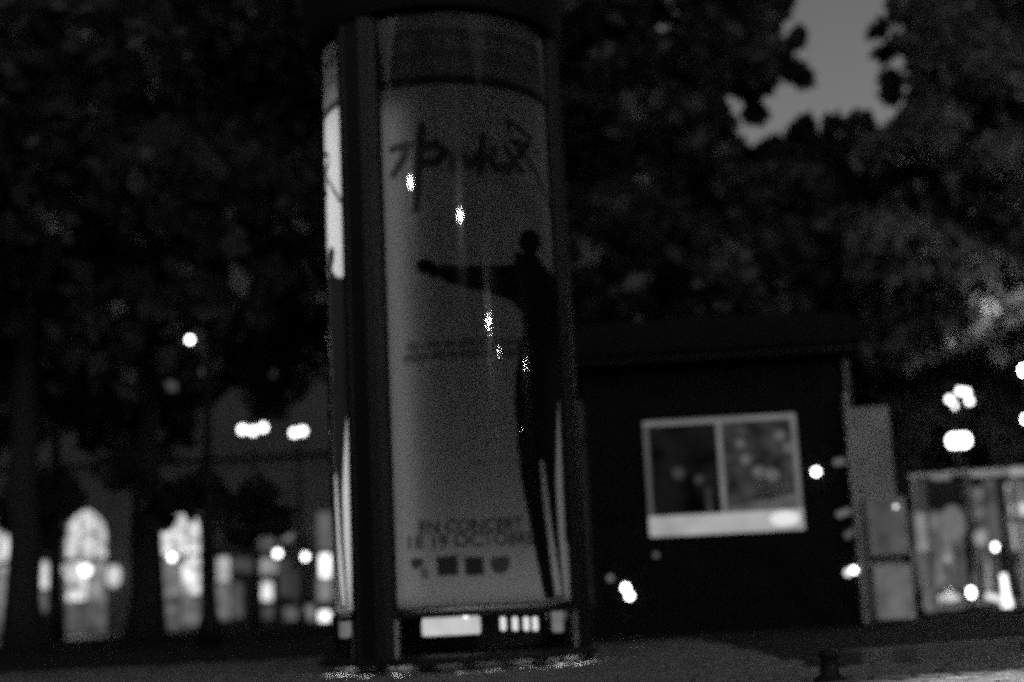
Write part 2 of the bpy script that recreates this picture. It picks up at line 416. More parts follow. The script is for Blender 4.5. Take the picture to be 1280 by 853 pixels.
# posts: rounded dark uprights with a shallow groove
pm = MB()
pw_ = RG * math.sin(PHW); prof = [(-pw_, .045), (-pw_, .0), (-pw_ * .8, -.03), (-pw_ * .45, -.05), (-pw_ * .37, -.04), (pw_ * .37, -.04), (pw_ * .45, -.05), (pw_ * .8, -.03), (pw_, .0), (pw_, .045)]
n = len(prof)
pm.add([(x, y, .0) for x, y in prof] + [(x, y, GT + .05) for x, y in prof], [tuple(range(n)), tuple(range(2 * n - 1, n - 1, -1))] + [(i, i + n, (i + 1) % n + n, (i + 1) % n) for i in range(n)])
p0 = pm.build('post', 'post', col)
for k, a in enumerate(POSTS):
    o = p0 if k == 0 else share('post', p0, col)
    o.matrix_local = Matrix.Rotation(a, 4, 'Z') @ Matrix.Translation((0, -RG + .0, 0))
# light-box partitions, floors, core
for a in POSTS:
    MB().box(-.012, .012, -RP + .03, -.02, ZB - .03, ZT).build('partition', 'liner', col).matrix_local = Matrix.Rotation(a, 4, 'Z')
MB().lathe([(.0001, ZB - .045), (RP + .005, ZB - .045), (RP + .005, ZB - .022), (.0001, ZB - .022)], 48).build('light_box_floor', 'liner', col)
MB().lathe([(.0001, ZT + .005), (RP + .004, ZT + .005), (RP + .004, ZT + .03), (.0001, ZT + .03)], 48).build('light_box_ceiling', 'liner', col)
MB().lathe([(.12, ZB - .02), (.12, ZT)], 20).build('core', 'liner', col, True)
MB().lathe([(.10, .05), (.10, ZB - .04)], 20).build('base_core', 'iron', col, True)
# plinth, cornice and roof dome
MB().lathe([(.685, -.01), (.685, .056), (.74, .056), (.743, .042), (.76, .042), (.76, .064), (.73, .078), (.0001, .08)], 72).build('plinth', 'post', col)
MB().lathe([(.66, GT), (.735, GT), (.75, GT + .05), (.755, GT + .15), (.76, GT + .3), (.76, GT + .36), (.75, GT + .4), (.6, GT + .4)], 64).build('cornice', 'kiosk', col)
dome = MB().lathe([(.755, GT + .39), (.74, GT + .45), (.66, GT + .56), (.46, GT + .72), (.2, GT + .82), (.06, GT + .86)], 48).build('roof', 'iron', col, True)
MB().lathe([(.06, GT + .84), (.03, GT + .94), (.06, GT + 1.0), (.02, GT + 1.08), (.0001, GT + 1.2)], 16).build('finial', 'iron', dome, True)
# light panels behind the posters
def light_panel(t0, t1, rr, za, zb, L):
    n_ = 10; vs = []
    for z in (za, zb): vs += [(rr * math.sin(t0 + (t1 - t0) * k / n_), -rr * math.cos(t0 + (t1 - t0) * k / n_), z) for k in range(n_ + 1)]
    fs = [(k, k + 1, n_ + 2 + k, n_ + 1 + k) for k in range(n_)]
    return MB().add(vs, fs).build('light_panel', glow('panel_light', L), col, True)
light_panel(TL1 - R(42), TL1 - R(1), .48, ZB + 1.25, ZT - .35, 2.7)
light_panel(TL1 - R(42), TL1 - R(4), .48, ZB + .05, ZB + 1.2, 3.0)
light_panel(TH0 + R(.5), TH0 + R(9), .57, ZB + .06, ZT - .5, .45)
light_panel(TH1 - R(14), TH1 - R(1), .57, ZB + .06, ZB + 1.35, .36)
light_panel(TH1 - R(7), TH1 - R(1), .57, ZB + 1.8, ZT - .2, .1)
vs = [(0, 0, ZB - .015)] + [(.6 * math.sin(TH0 + (TH1 - TH0) * k / 14), -.6 * math.cos(TH0 + (TH1 - TH0) * k / 14), ZB - .015) for k in range(15)]
MB().add(vs, [(0, k, k + 1) for k in range(1, 15)]).build('light_panel', glow('floor_light', .62), col)
# glowing boxes and spots behind the base glass
def base_at(px, py, rr):
    d = ray(px, py); t = (CD - rr) / d.dot(CDIR); P = EYE + d * t - Vector((CX, CY, 0)); return P.dot(CRIGHT), P.dot(CDIR), P.z
x0, y0, za = base_at(528, 796, .42); x1, _, zb = base_at(600, 770, .42)
MB().box(x0, x1, y0, y0 + .06, za, zb, .008).build('glow_box', glow('box_glow', .62, .12, 9), col)
b2 = base_at(540, 769, .43); MB().box(b2[0] - .02, b2[0] + .02, b2[1], b2[1] + .03, zb, zb + .012).build('box_latch', 'iron', col)
for px in (629, 644, 658, 669):
    x, y, z = base_at(px, 780, .42)
    MB().box(x - .015, x + .015, y, y + .02, z - .035, z + .035, .006).build('glow_spot', glow('ind_glow', .85), col)
for px, py, r_ in ((431, 783, .5), (697, 776, .5)):
    x, y, z = base_at(px, py, r_ - .25)
    MB().box(x - .03, x + .03, y, y + .03, z - .06, z + .06, .008).build('glow_side_box', glow('side_glow', .17, .2, 20), col)
x, y, z = base_at(582, 769, .46)
MB().ball((x, y, z), .016).build('glow_spot', glow('ind_glow2', 3), col, True)
# added downlight segments under the plinth lip, broken up to brighten paving in patches
ang_ = -78
while ang_ < 78:
    st_ = random.uniform(5, 16); a_ = [R(ang_ + st_ * k / 4) for k in range(5)]
    MB().tube([(.715 * math.sin(q), -.715 * math.cos(q), .05) for q in a_], .0055, 5).build('added_foot_light', glow('foot_glow', random.choice((12, 28, 50))), col, True)
    ang_ += st_ + random.uniform(2, 14)

# ================================================================== KIOSK
KY = 12.5; KROT = R(4)
kl = at_y(745, 700, KY); kr = at_y(1078, 700, KY - .2)
KC = Vector(((kl.x + kr.x) / 2, (kl.y + kr.y) / 2, 0)); KW = (kr - kl).length
kio = thing('news_kiosk', 'dark newspaper kiosk with white framed display case and overhanging roof', 'kiosk', KC, -KROT)
kax = Vector((math.cos(-KROT), math.sin(-KROT), 0)); kay = Vector((-kax.y, kax.x, 0))
def kpt(px, py, off=0.0):      # photo pixel -> local x, z on the kiosk front plane (y = off)
    d = ray(px, py); n = kay; P0 = KC + kay * off; t = (P0 - EYE).dot(n) / d.dot(n); P = EYE + d * t - KC
    return P.dot(kax), P.z
hw = KW / 2; roofz = kpt(1000, 448)[1]
MB().box(-hw, hw, 0, 2.2, .1, roofz).build('wall', 'kiosk', kio)
MB().box(-hw - .06, hw + .06, -.06, 2.26, -.01, .14, .01).build('plinth', 'kiosk', kio)
for sx in (-1, 1):
    MB().box(sx * hw - .035, sx * hw + .035, -.05, .05, .14, roofz, .01).build('corner_post', 'kiosk_trim' if sx > 0 else 'kiosk', kio)
MB().box(-hw - .1, hw + .1, -.30, 2.4, roofz, roofz + .05).build('eave', 'kiosk', kio)
MB().box(-hw - .14, hw + .14, -.34, 2.44, roofz + .05, roofz + .22, .03).build('frieze', 'kiosk', kio)
MB().box(-hw - .1, hw + .1, -.318, -.302, roofz + .004, roofz + .022).build('eave_trim', 'iron', kio)
rf = MB(); base = [(-hw - .1, -.3), (hw + .1, -.3), (hw + .1, 2.4), (-hw - .1, 2.4)]
rings = [(1.0, .22), (.96, .3), (.8, .4), (.55, .47), (.25, .5)]
vs = []; cx_, cy_ = .1, 1.05
for s_, dz in rings: vs += [(cx_ + (x - cx_) * s_, cy_ + (y - cy_) * s_, roofz + dz) for x, y in base]
fs = [(16, 17, 18, 19)] + [(k * 4 + i, k * 4 + (i + 1) % 4, k * 4 + 4 + (i + 1) % 4, k * 4 + 4 + i) for k in range(4) for i in range(4)]
roof = rf.add(vs, fs).build('roof', 'kiosk', kio)
MB().lathe([(.05, 0), (.05, .06), (.025, .1), (.06, .16), (.02, .24), (.0001, .34)], 14).build('finial', 'kiosk', roof, True).location = (cx_, cy_, roofz + .49)
# wall panels with raised mouldings
for xa, xb in ((-hw + .1, kpt(795, 600)[0] - .08),):
    MB().box(xa, xb, -.012, 0, .25, roofz - .15, .005).build('wall_panel', 'kiosk', kio)
MB().box(kpt(800, 700)[0], kpt(1008, 700)[0], -.012, 0, .25, kpt(900, 700)[1], .005).build('wall_panel', 'kiosk', kio)
# display case
xl, zt = kpt(803, 526); xr, zb = kpt(1005, 665); zt = (kpt(803, 528)[1] + kpt(997, 518)[1]) / 2; zb = (kpt(810, 671)[1] + kpt(1007, 663)[1]) / 2
fw = .042
case = MB().box(xl, xr, -.03, 0, zb, zt).build('display_case', 'kiosk_trim', kio)
def kbox(name, a, b, c, d, y0, y1, m, par=case, bev=.004): return MB().box(a, b, y0, y1, c, d, bev).build(name, m, par)
ledz = kpt(900, 642)[1]; xm = kpt(901, 580)[0]
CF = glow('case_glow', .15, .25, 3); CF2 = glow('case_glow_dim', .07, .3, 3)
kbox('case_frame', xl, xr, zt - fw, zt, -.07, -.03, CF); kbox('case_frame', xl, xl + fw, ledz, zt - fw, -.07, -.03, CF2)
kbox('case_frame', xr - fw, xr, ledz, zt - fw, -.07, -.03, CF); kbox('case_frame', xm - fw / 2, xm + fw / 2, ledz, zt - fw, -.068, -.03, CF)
# sloping white ledge
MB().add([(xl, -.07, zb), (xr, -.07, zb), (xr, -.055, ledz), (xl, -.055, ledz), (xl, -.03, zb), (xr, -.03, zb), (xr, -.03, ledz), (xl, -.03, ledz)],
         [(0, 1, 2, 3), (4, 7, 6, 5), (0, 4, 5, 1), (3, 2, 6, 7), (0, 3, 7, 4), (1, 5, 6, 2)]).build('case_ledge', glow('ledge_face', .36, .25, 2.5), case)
def picture_mat(name, lo, hi, sc, seed):
    m, nt, N, L = nodes(name); out = N('ShaderNodeOutputMaterial'); b = N('ShaderNodeBsdfPrincipled'); b.inputs['Roughness'].default_value = .35
    tc = N('ShaderNodeTexCoord'); mp = N('ShaderNodeMapping'); mp.inputs['Location'].default_value = (seed, seed, seed)
    nz = N('ShaderNodeTexNoise'); nz.inputs['Scale'].default_value = sc; nz.inputs['Detail'].default_value = 3
    mr = N('ShaderNodeMapRange'); mr.inputs[1].default_value = .48; mr.inputs[2].default_value = .72; mr.inputs[3].default_value = lo; mr.inputs[4].default_value = hi
    L(tc.outputs['Object'], mp.inputs[0]); L(mp.outputs[0], nz.inputs['Vector']); L(nz.outputs[0], mr.inputs[0]); L(mr.outputs[0], b.inputs['Base Color']); L(b.outputs[0], out.inputs[0]); return m
kbox('picture', xl + fw, xm - fw / 2, ledz, zt - fw, -.036, -.03, glow('picture_a', .006, .9, 4, 3.1), bev=0)
pr = kbox('picture', xm + fw / 2, xr - fw, ledz, zt - fw, -.036, -.03, glow('picture_b', .035, .9, 7, 9.4), bev=0)
# pale shapes printed on the pictures
def blob(px, py, r_, m):
    x, z = kpt(px, py); s = r_ * 12.4 / F
    MB().lathe([(s, -.0375), (s * .6, -.039), (.0001, -.0395)], 12).build('picture_print', m, case).matrix_local = Matrix.Translation((x, 0, z)) @ Matrix.Rotation(math.pi / 2, 4, 'X') @ Matrix.Scale(-1, 4, (0, 0, 1)) @ Matrix.Translation((0, 0, 0))
PB = glow('print_bright', .1, .4, 9); PD = glow('print_dim', .04, .4, 9)
blob(848, 592, 8, PD); blob(874, 600, 6, PD)
for q in ((932, 575, 7), (948, 590, 8), (965, 594, 9), (975, 545, 7), (925, 555, 6), (985, 560, 7)): blob(*q, PB)
x, z = kpt(884, 610); kbox('picture_print', x - .02, x + .03, ledz, z, -.0385, -.036, PD, bev=0)
xs, zs = kpt(912, 627); xe, ze = kpt(996, 640); MB().poly([(xs, -.039, ledz + .001), (xe, -.039, ledz + .001), (xe, -.039, ledz + .14), (xs, -.039, ledz + .045)], .002).build('picture_print', PB, case)
kbox('case_glass', xl + fw, xr - fw, ledz, zt - fw, -.052, -.049, 'clear', bev=0)
# small lamp at the corner of the ledge
x, z = kpt(983, 649)
lamp = MB().lathe([(.085, 0), (.08, .02), (.06, .03), (.0001, .036)], 18).build('ledge_lamp', glow('ledge_glow', .8), kio, True)
lamp.matrix_local = Matrix.Translation((x - .02, -.06, z)) @ Matrix.Rotation(math.pi / 2, 4, 'X') @ Matrix.Diagonal((1.5, .75, 1, 1))
# small glowing discs on the front
for px, py, r_, s_ in ((1020, 590, 4, 8), (1046, 578, 4, .11), (1052, 577, 4, .11), (1065, 577, 4, .09), (1050, 643, 4, .13), (1058, 640, 4, .13), (1072, 637, 4, .15), (1060, 669, 4, .09), (1066, 664, 3.5, .07),
                    (1060, 716, 4, 1.2), (1067, 713, 3.5, 6), (782, 735, 4, 8), (787, 745, 4, 8), (763, 723, 3.5, .16), (820, 694, 3, .1)):
    x, z = kpt(px, py); s = r_ * 12.4 / F
    MB().lathe([(s * 1.2, 0), (s * 1.2, .012), (s, .03), (s * .6, .04), (.0001, .043)], 12).build('glow_disc', glow('disc_glow', s_), kio, True).matrix_local = Matrix.Translation((x, .0, z)) @ Matrix.Rotation(math.pi / 2, 4, 'X')

# display stand beside the kiosk: tall grey board with two pale light boxes
SY = 12.1
a = at_y(1092, 775, SY); b = at_y(1143, 775, SY); top = at_y(1105, 503, SY).z
st = thing('display_stand', 'tall grey display stand with two pale lit boxes beside the kiosk', 'display stand', ((a.x + b.x) / 2, SY, 0), R(-4))
sw = (b.x - a.x) / 2
MB().box(-sw - .07, sw - .05, .0, .1, 0, top - .03, .01).build('back_board', 'grey', st)
MB().lathe([(sw - .02, 0), (sw - .02, .1)], 16, a0=0, a1=math.pi).build('arched_top', 'grey', st).matrix_local = Matrix.Translation((-.06, .1, top - .04)) @ Matrix.Rotation(math.pi / 2, 4, 'X')
MB().box(-sw - .075, -sw - .05, -.02, .12, 0, top + .1, .004).build('upright', 'offwhite', st)
for (pa, pb, s_) in ((622, 695, .075), (705, 776, .12)):
    zt_ = at_y(1117, pa, SY).z; zb_ = at_y(1117, pb, SY).z
    bx = MB().box(-sw + .01, sw, -.10, -.003, zb_, zt_, .012).build('light_box', 'offwhite', st)
    MB().box(-sw + .03, sw - .02, -.106, -.1, zb_ + .02, zt_ - .02).build('lit_face', glow('stand_glow', s_, .35, 7, zt_), bx)
x, _, z = at_y(1128, 634, SY); MB().ball((sw - .09, -.12, z), .018).build('lamp', glow('stand_lamp', 1.6), st, True)

# ================================================================== CAFE TERRACE SCREEN ON THE RIGHT
TY = 16.0
def tp(px, py, Y=TY): return at_y(px, py, Y)
def tagm(o, label, cat, group=None): return tag(o, label, cat, group)
t0 = tp(1148, 770); t1 = tp(1330, 760); zr = tp(1200, 592).z
scr = thing('glass_screen', 'glass terrace windbreak screen with pale top rail and slim posts', 'glass screen', (t0.x, TY, 0), 0)
L_ = t1.x - t0.x
rail = MB().box(.42, L_, -.03, .03, zr - .02, zr + .035, .008).build('top_rail', 'white', scr)
MB().box(.03, .418, -.025, .025, zr - .035, zr + .02, .006).build('top_rail', 'white', scr)
MB().box(0, L_, -.03, .03, .03, .09, .006).build('bottom_rail', 'grey', scr)
for px, w_, m_ in ((1149, .028, 'white'), (1162, .015, 'grey'), (1238, .012, 'offwhite'), (1216, .02, 'grey'), (1274, .025, 'white'), (1325, .025, 'grey')):
    x = tp(px, 680).x - t0.x
    MB().box(x - w_, x + w_, -.035, .035, 0, zr - .04, .006).build('post', m_, scr)
xs = [tp(px, 680).x - t0.x for px in (1149, 1216, 1274, 1325)]
for i in range(3):
    MB().box(xs[i] + .03, xs[i + 1] - .03, -.006, .006, .1, zr - .05).build('pane', 'clear', scr)
def strip(xa, xb, ya, yb, L):  # glowing strips that paint bright highlights onto the rail and posts
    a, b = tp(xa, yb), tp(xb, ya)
    MB().box(a.x - t0.x, b.x - t0.x, -.05, -.036, a.z, b.z, .004).build('painted_highlight', glow('highlight_glow', L, .4, 2.5, xa * .1), scr)
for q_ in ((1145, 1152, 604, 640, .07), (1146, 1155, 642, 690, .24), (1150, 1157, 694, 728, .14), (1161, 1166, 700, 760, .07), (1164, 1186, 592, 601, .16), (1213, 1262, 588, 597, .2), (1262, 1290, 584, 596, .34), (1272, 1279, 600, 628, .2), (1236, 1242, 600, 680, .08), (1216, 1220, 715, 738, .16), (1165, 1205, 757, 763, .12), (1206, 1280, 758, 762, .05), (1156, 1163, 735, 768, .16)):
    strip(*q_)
# lit furniture behind the glass
def globe(name, label, cat, px, py, Y, r_, s, sz=1.0, base=True, group=None):
    P = at_y(px, py, Y); rr = r_ * Y / F
    o = thing(name, label, cat, (P.x, P.y, 0), 0, group)
    MB().ball((0, 0, P.z), rr, 16, sz).build('shade', glow('globe', s, .25 if s < 1 else 0, 8 / max(rr, .05) * .1), o, True)
    if base:
        MB().tube([(0, 0, .02), (0, 0, P.z - rr * sz * .9)], .015).build('stem', 'iron', o)
        MB().lathe([(.12, 0), (.12, .02), (.02, .03)], 14).build('foot', 'iron', o)
    return o
globe('floor_lamp', 'dim oval floor lamp glowing behind the glass screen', 'lamp', 1192, 655, 17.5, 15, .16, 1.6)
globe('floor_lamp', 'low round floor lamp with faint frosted globe behind the screen', 'lamp', 1197, 725, 17.0, 14, .09, 1.0)
globe('terrace_lamp', 'small bright globe lamp on slim stem above the L-shaped tube', 'lamp', 1243, 684, 18, 4.5, 8, 1.0)
globe('terrace_lamp', 'small bright lamp near the foot of the glass screen', 'lamp', 1214, 741, 15.6, 4.5, 8, 1.5)
globe('terrace_lamp', 'small egg-shaped lamp on thin stem between two screen posts', 'lamp', 1225, 673, 18, 7, .4, 1.4)
globe('terrace_lamp', 'tiny dim lamp on a stem behind the first screen pane', 'lamp', 1184, 699, 18, 4, .5)
P = tp(1252, 764); lt = thing('glow_shape', 'white L-shaped glowing form standing on the terrace floor', 'light tube', (P.x, TY - .3, 0))  # bright L shape built as glowing tubes
def lp(px, py): q = at_y(px, py, TY - .3); return (q.x - P.x, 0, q.z)
MB().tube([lp(1254, 718), lp(1257, 740), lp(1262, 760), lp(1254, 761)], [.03, .035, .045, .045], 8).build('upright_tube', glow('tube_w', 2.2), lt, True)
MB().tube([lp(1233, 745), lp(1244, 747), lp(1256, 752)], .034, 8).build('cross_tube', glow('tube_w2', 1.0), lt, True)
MB().box(lp(1248, 765)[0], lp(1266, 765)[0], -.06, .06, 0, lp(1250, 765)[2] + .01, .004).build('foot', 'iron', lt)
P = tp(1175, 752); lt = thing('light_bar', 'short white light bar lying low behind the glass screen', 'light bar', (P.x, TY + .3, 0))
def lp(px, py): q = at_y(px, py, TY + .3); return (q.x - P.x, 0, q.z)
MB().tube([lp(1175, 750), lp(1199, 748)], .05, 8).build('tube', glow('bar_w', .75, .3, 8), lt, True)
for px in (1178, 1196): MB().box(lp(px, 750)[0] - .02, lp(px, 750)[0] + .02, -.05, .05, 0, lp(px, 750)[2], .004).build('foot', 'iron', lt)
P = tp(1272, 640); lt = thing('lit_menu_board', 'bright menu board on an upright at the end of the glass screen', 'sign', (P.x, TY + .4, 0))
def lp(px, py): q = at_y(px, py, TY + .4); return (q.x - P.x, 0, q.z)
a, b = lp(1264, 645), lp(1300, 628); MB().box(a[0], b[0], -.03, .03, a[2], b[2], .01).build('board', glow('board_w', .7, .2, 5), lt)
a, b = lp(1268, 688), lp(1276, 655); MB().box(a[0], b[0], -.03, .03, a[2], b[2], .01).build('lit_strip', glow('board_w2', .6, .2, 5), lt)
MB().box(-.02, .02, -.02 + .06, .02 + .06, 0, lp(1270, 640)[2]).build('upright', 'grey', lt)

# ================================================================== LOW BOLLARD IN FRONT OF THE KERB
P = at_z(1038, 850); d_ = P.y; top = at_y(1038, 812, d_).z
bo = thing('low_bollard', 'low dark iron bollard standing at the start of the kerb', 'bollard', (P.x, P.y, 0))
MB().lathe([(.045, -.01), (.045, .015), (.034, .022), (.03, top - .03), (.036, top - .022), (.036, top - .012), (.02, top), (.0001, top + .004)], 18).build('shaft', 'iron', bo, True)
MB().lathe([(.06, -.01), (.06, .008), (.046, .012)], 18).build('foot_ring', 'iron', bo, True)

# ================================================================== BUILDINGS
def building(name, label, x0, x1, Y, depth, h, m, floors, bay, z1=4.4, rot=0.0):
    o = thing(name, label, 'building', ((x0 + x1) / 2, Y, 0), rot)
    W = (x1 - x0) / 2
    return o, W
BY = 45.0
# arched palace front on the left
def bx(px, py=700): return at_y(px, py, BY).x
def bz(px, py): return at_y(px, py, BY).z
sp = bx(222) - bx(105); ax0 = bx(105)
fx0, fx1 = ax0 - sp * 5.5, ax0 + sp * 5.52
pal = thing('arcade_building', 'long stone building with arched ground-floor openings behind the trees', 'building', ((fx0 + fx1) / 2, BY, 0))
PX = (fx0 + fx1) / 2
HZ = 22.0
aw = 27 / 39.5 ; asz = bz(105, 672); atop = bz(105, 637); trans = bz(105, 700)
centres = [ax0 + sp * k for k in range(-5, 6)]
# ground-floor wall with real arched openings, one part per bay
def arch_pts(c, n=10):
    pts = [(c + aw, 0.02), (c + aw, asz)]
    for k in range(1, n):
        a = math.pi / 2 * k / n
        # slightly pointed arch
        pts.append((c + aw * math.cos(a) ** 1.15, asz + (atop - asz) * math.sin(a)))
    pts.append((c, atop))
    L2 = [(2 * c - x, z) for x, z in reversed(pts[:-1])]
    return pts + L2
G1 = 5.2
for i, c in enumerate(centres):
    b = MB(); xa, xb = c - sp / 2 - PX, c + sp / 2 - PX
    ap = [(x - PX, z) for x, z in arch_pts(c)]
    half = len(ap) // 2
    right = ap[:half + 1]; left = ap[half:]
    # right half: jamb from ground up to crown, outer edge back down
    def quadstrip(inner, xo):
        vs = []; fs = []
        for x, z in inner: vs += [(x, 0, z), (xo, 0, z)]
        for k in range(len(inner) - 1): fs.append((2 * k, 2 * k + 1, 2 * k + 3, 2 * k + 2))
        return vs, fs
    b.add(*quadstrip(right, xb)); b.add(*quadstrip(left, xa))
    b.add([(xa, 0, ap[half][1]), (xb, 0, ap[half][1]), (xb, 0, G1), (xa, 0, G1)], [(0, 1, 2, 3)])
    # reveal
    vs = []; fs = []
    for x, z in ap: vs += [(x, 0, z), (x, .45, z)]
    for k in range(len(ap) - 1): fs.append((2 * k, 2 * k + 1, 2 * k + 3, 2 * k + 2))
    b.add(vs, fs)
    b.build('arcade_bay', 'facade', pal)
    # window in the opening
    lit = {3: .3, 4: .55, 5: .55, 6: .65, 7: .12}.get(i, 0)
    win = MB().add([(c - aw - PX, .36, trans - .05), (c + aw - PX, .36, trans - .05), (c + aw - PX, .36, trans + .06), (c - aw - PX, .36, trans + .06),
                    (c - aw - PX, .44, trans - .05), (c + aw - PX, .44, trans - .05), (c + aw - PX, .44, trans + .06), (c - aw - PX, .44, trans + .06)],
                   [(0, 1, 2, 3), (4, 7, 6, 5), (0, 4, 5, 1), (3, 2, 6, 7)]).build('window', 'frame', pal)
    top_pts = [(x, .42, z) for x, z in ap if z >= asz]
    fan = [(c + aw - PX, .42, trans)] + top_pts + [(c - aw - PX, .42, trans)]
    MB().poly(fan, .02).build('fanlight', glow('fan_glow', lit * 1.2, .7, 3.2, i * 3.3) if lit else M['darkglass'], win)
    for a in (-.33, .33):
        MB().box(c - PX + a * aw * 1.0 - .02, c - PX + a * aw + .02, .37, .41, trans, asz + (atop - asz) * .85).build('glazing_bar', 'frame', win)
    for k in range(2):
        xa2 = c - PX - aw + k * aw; l2 = [.5, .16][k] if i in (5,) else ([.12, .5][k] if i == 6 else lit * .3)
        MB().box(xa2 + .03, xa2 + aw - .03, .40, .42, 1.0, trans - .06).build('pane', glow('pane_glow', l2 * 1.5, .9, 2.6, i + k * 2.2) if lit else M['darkglass'], win)
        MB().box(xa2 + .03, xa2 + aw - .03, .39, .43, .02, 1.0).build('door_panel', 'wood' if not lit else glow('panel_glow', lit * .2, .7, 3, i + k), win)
MB().box(fx0 - PX, fx1 - PX, -.25, .0, G1, G1 + .35, .03).build('string_course', 'facade', pal)
MB().box(fx0 - PX, fx1 - PX, .001, 12, G1 + .35, HZ).build('wall', 'facade', pal)
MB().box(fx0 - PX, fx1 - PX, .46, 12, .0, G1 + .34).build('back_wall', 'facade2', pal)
MB().box(fx0 - PX - .2, fx1 - PX + .2, -.5, .0, HZ - .5, HZ + .1, .05).build('cornice', 'facade', pal)
wsrc = None
for f in range(4):
    for i, c in enumerate(centres):
        z = 6.4 + f * 3.9
        if wsrc is None:
            wsrc = MB().box(-.65, .65, -.06, .0, -.1, 2.35, .01).build('window', 'frame', pal); wsrc.location = (c - PX, 0, z)
            psrc = [MB().box(-.57 + k * .6, -.03 + k * .6, -.075, -.061, 0, 2.25).build('pane', 'darkglass', wsrc) for k in range(2)]
        else:
            o = share('window', wsrc, pal, (c - PX, 0, z))
            for p_ in psrc: share('pane', p_, o)
# dim glowing patches added on the upper wall, showing between the leaves
for px, py, w_, h_, s_ in ((255, 466, 12, 12, .11), (215, 483, 16, 12, .07), (255, 487, 8, 8, .07), (340, 467, 8, 8, .07)):
    c0 = at_y(px, py, BY); ww = w_ / 39.5 / 2; hh = h_ / 39.5 / 2
    MB().box(c0.x - PX - ww, c0.x - PX + ww, -.12, -.08, c0.z - hh, c0.z + hh).build('glow_patch', glow('patch_glow', s_), pal)
# bright things inside the arches: lamps hanging in the doorways
def hang(px, py, r_, s, label, Y=BY - .3, sz=1.0, cat='lamp', name='doorway_lamp', bracket=True):
    Pp = at_y(px, py, Y); rr = r_ * Y / F
    o = thing(name, label, cat, (Pp.x, Pp.y, Pp.z))
    MB().ball((0, 0, 0), rr, 14, sz).build('globe', glow('lampglow', s, .2 if s < 1 else 0, 4), o, True)
    MB().lathe([(rr * .5, rr * sz * .85), (rr * .3, rr * sz * 1.2), (.0001, rr * sz * 1.25)], 10).build('cap', 'iron', o)
    if bracket: MB().tube([(0, 0, rr * sz * 1.1), (0, .0, rr * sz * 1.1 + .12), (0, BY - Y + .05, rr * sz * 1.1 + .12)], .02, 6).build('bracket', 'iron', o)
    return o
hang(107, 713, 7, 3, 'large round lamp glowing in the doorway of the first lit arch')
hang(85, 712, 8, .5, 'softer round lamp left of the large lamp in the first lit arch')
hang(142, 720, 9, .7, 'tall pale wall lantern on the stone pier between the lit arches', BY - .5, 1.6)
hang(215, 697, 4.0, 6, 'small bright globe lamp under the fanlight of the second arch', BY - 1.0)
hang(347, 692, 4.0, 6, 'small bright globe lamp above the narrow lit shop pane', BY - 1.0)
hang(381, 696, 4.0, 6, 'small bright globe lamp next to the illuminated shop sign', BY - 1.0)
hang(428, 727, 3.6, 6, 'small bright globe lamp showing past the edge of the poster column', BY - 1.0)
# shopfront in the bays left of the column
shop = thing('shopfront', 'shopfront with uneven lit panes and a bright upright sign', 'shopfront', (bx(335), BY - .12, 0))
SX = bx(335)
MB().box(bx(268) - SX, bx(416) - SX, 0, .1, 0, bz(335, 678)).build('surround', 'facade2', shop)
for k, (xa, xb, ya, yb, s_) in enumerate(((273, 288, 697, 727, .5), (271, 289, 729, 775, .14), (292, 304, 729, 772, .1), (290, 318, 698, 716, .06), (327, 347, 699, 718, .3), (328, 341, 728, 751, .8), (328, 342, 756, 774, .06),
                                         (350, 362, 700, 745, .05), (364, 376, 714, 750, .05), (355, 372, 759, 775, .12), (374, 393, 757, 776, .2), (327, 345, 676, 690, .1))):
    w_ = MB().box(bx(xa) - SX - .03, bx(xb) - SX + .03, -.05, -.001, bz((xa + xb) / 2, yb) - .03, bz((xa + xb) / 2, ya) + .03).build('window', 'frame', shop)
    MB().box(bx(xa) - SX, bx(xb) - SX, -.06, -.05, bz((xa + xb) / 2, yb), bz((xa + xb) / 2, ya)).build('pane', glow('shop_glow', s_, .45, 2.5, k * 1.9), w_)
sg = thing('shop_sign', 'bright upright illuminated sign box between shopfront and poster column', 'sign', (bx(406), BY - 1.2, 0))
def sgp(px, py): q = at_y(px, py, BY - 1.2); return q.x - bx(406), q.z
for (xa, xb, ya, yb, s_) in ((401, 412, 693, 722, 2.0), (398, 414, 724, 752, .22), (400, 412, 764, 788, 2.0), (398, 414, 640, 688, .12)):
    x0, zb_ = sgp(xa, yb); x1, zt_ = sgp(xb, ya)
    MB().box(x0, x1, -.1, .1, zb_, zt_, .02).build('lit_panel', glow('sign_glow', s_, .15, 3), sg)
MB().box(-.06, .06, .1, .16, 0, sgp(406, 640)[1], .01).build('sign_post', 'iron', sg)

w_ = thing('lit_side_window', 'narrow lit window slit between the two left tree trunks', 'window', (bx(58), BY - .1, 0))
for k, (xa, xb, ya, yb, s_) in enumerate(((49, 62, 702, 736, .75), (49, 61, 740, 765, .12), (54, 62, 655, 685, .06))):
    MB().box(bx(xa) - bx(58), bx(xb) - bx(58), -.05, .08, bz(58, yb), bz(58, ya), .01).build('pane', glow('slit_glow', s_, .4, 3, k), w_)
MB().box(bx(47) - bx(58), bx(64) - bx(58), .0, .085, 0, bz(58, 650)).build('frame', 'frame', w_)
pd = MB(); ring = []
for k in range(28):
    a = 2 * math.pi * k / 28; rr_ = 1 + .18 * math.sin(3 * a + 1) + .1 * math.sin(5 * a)
    ring.append((bx(103) * .74 + 1.5 * rr_ * math.cos(a), 33 + 11 * rr_ * .9 * math.sin(a), -.008))
tag(pd.add(ring, [tuple(range(28))]).build('puddle', mat('wet_asphalt', .02, .12, var=.3, scale=1.2, bump=.12, bscale=3)), kind='structure')

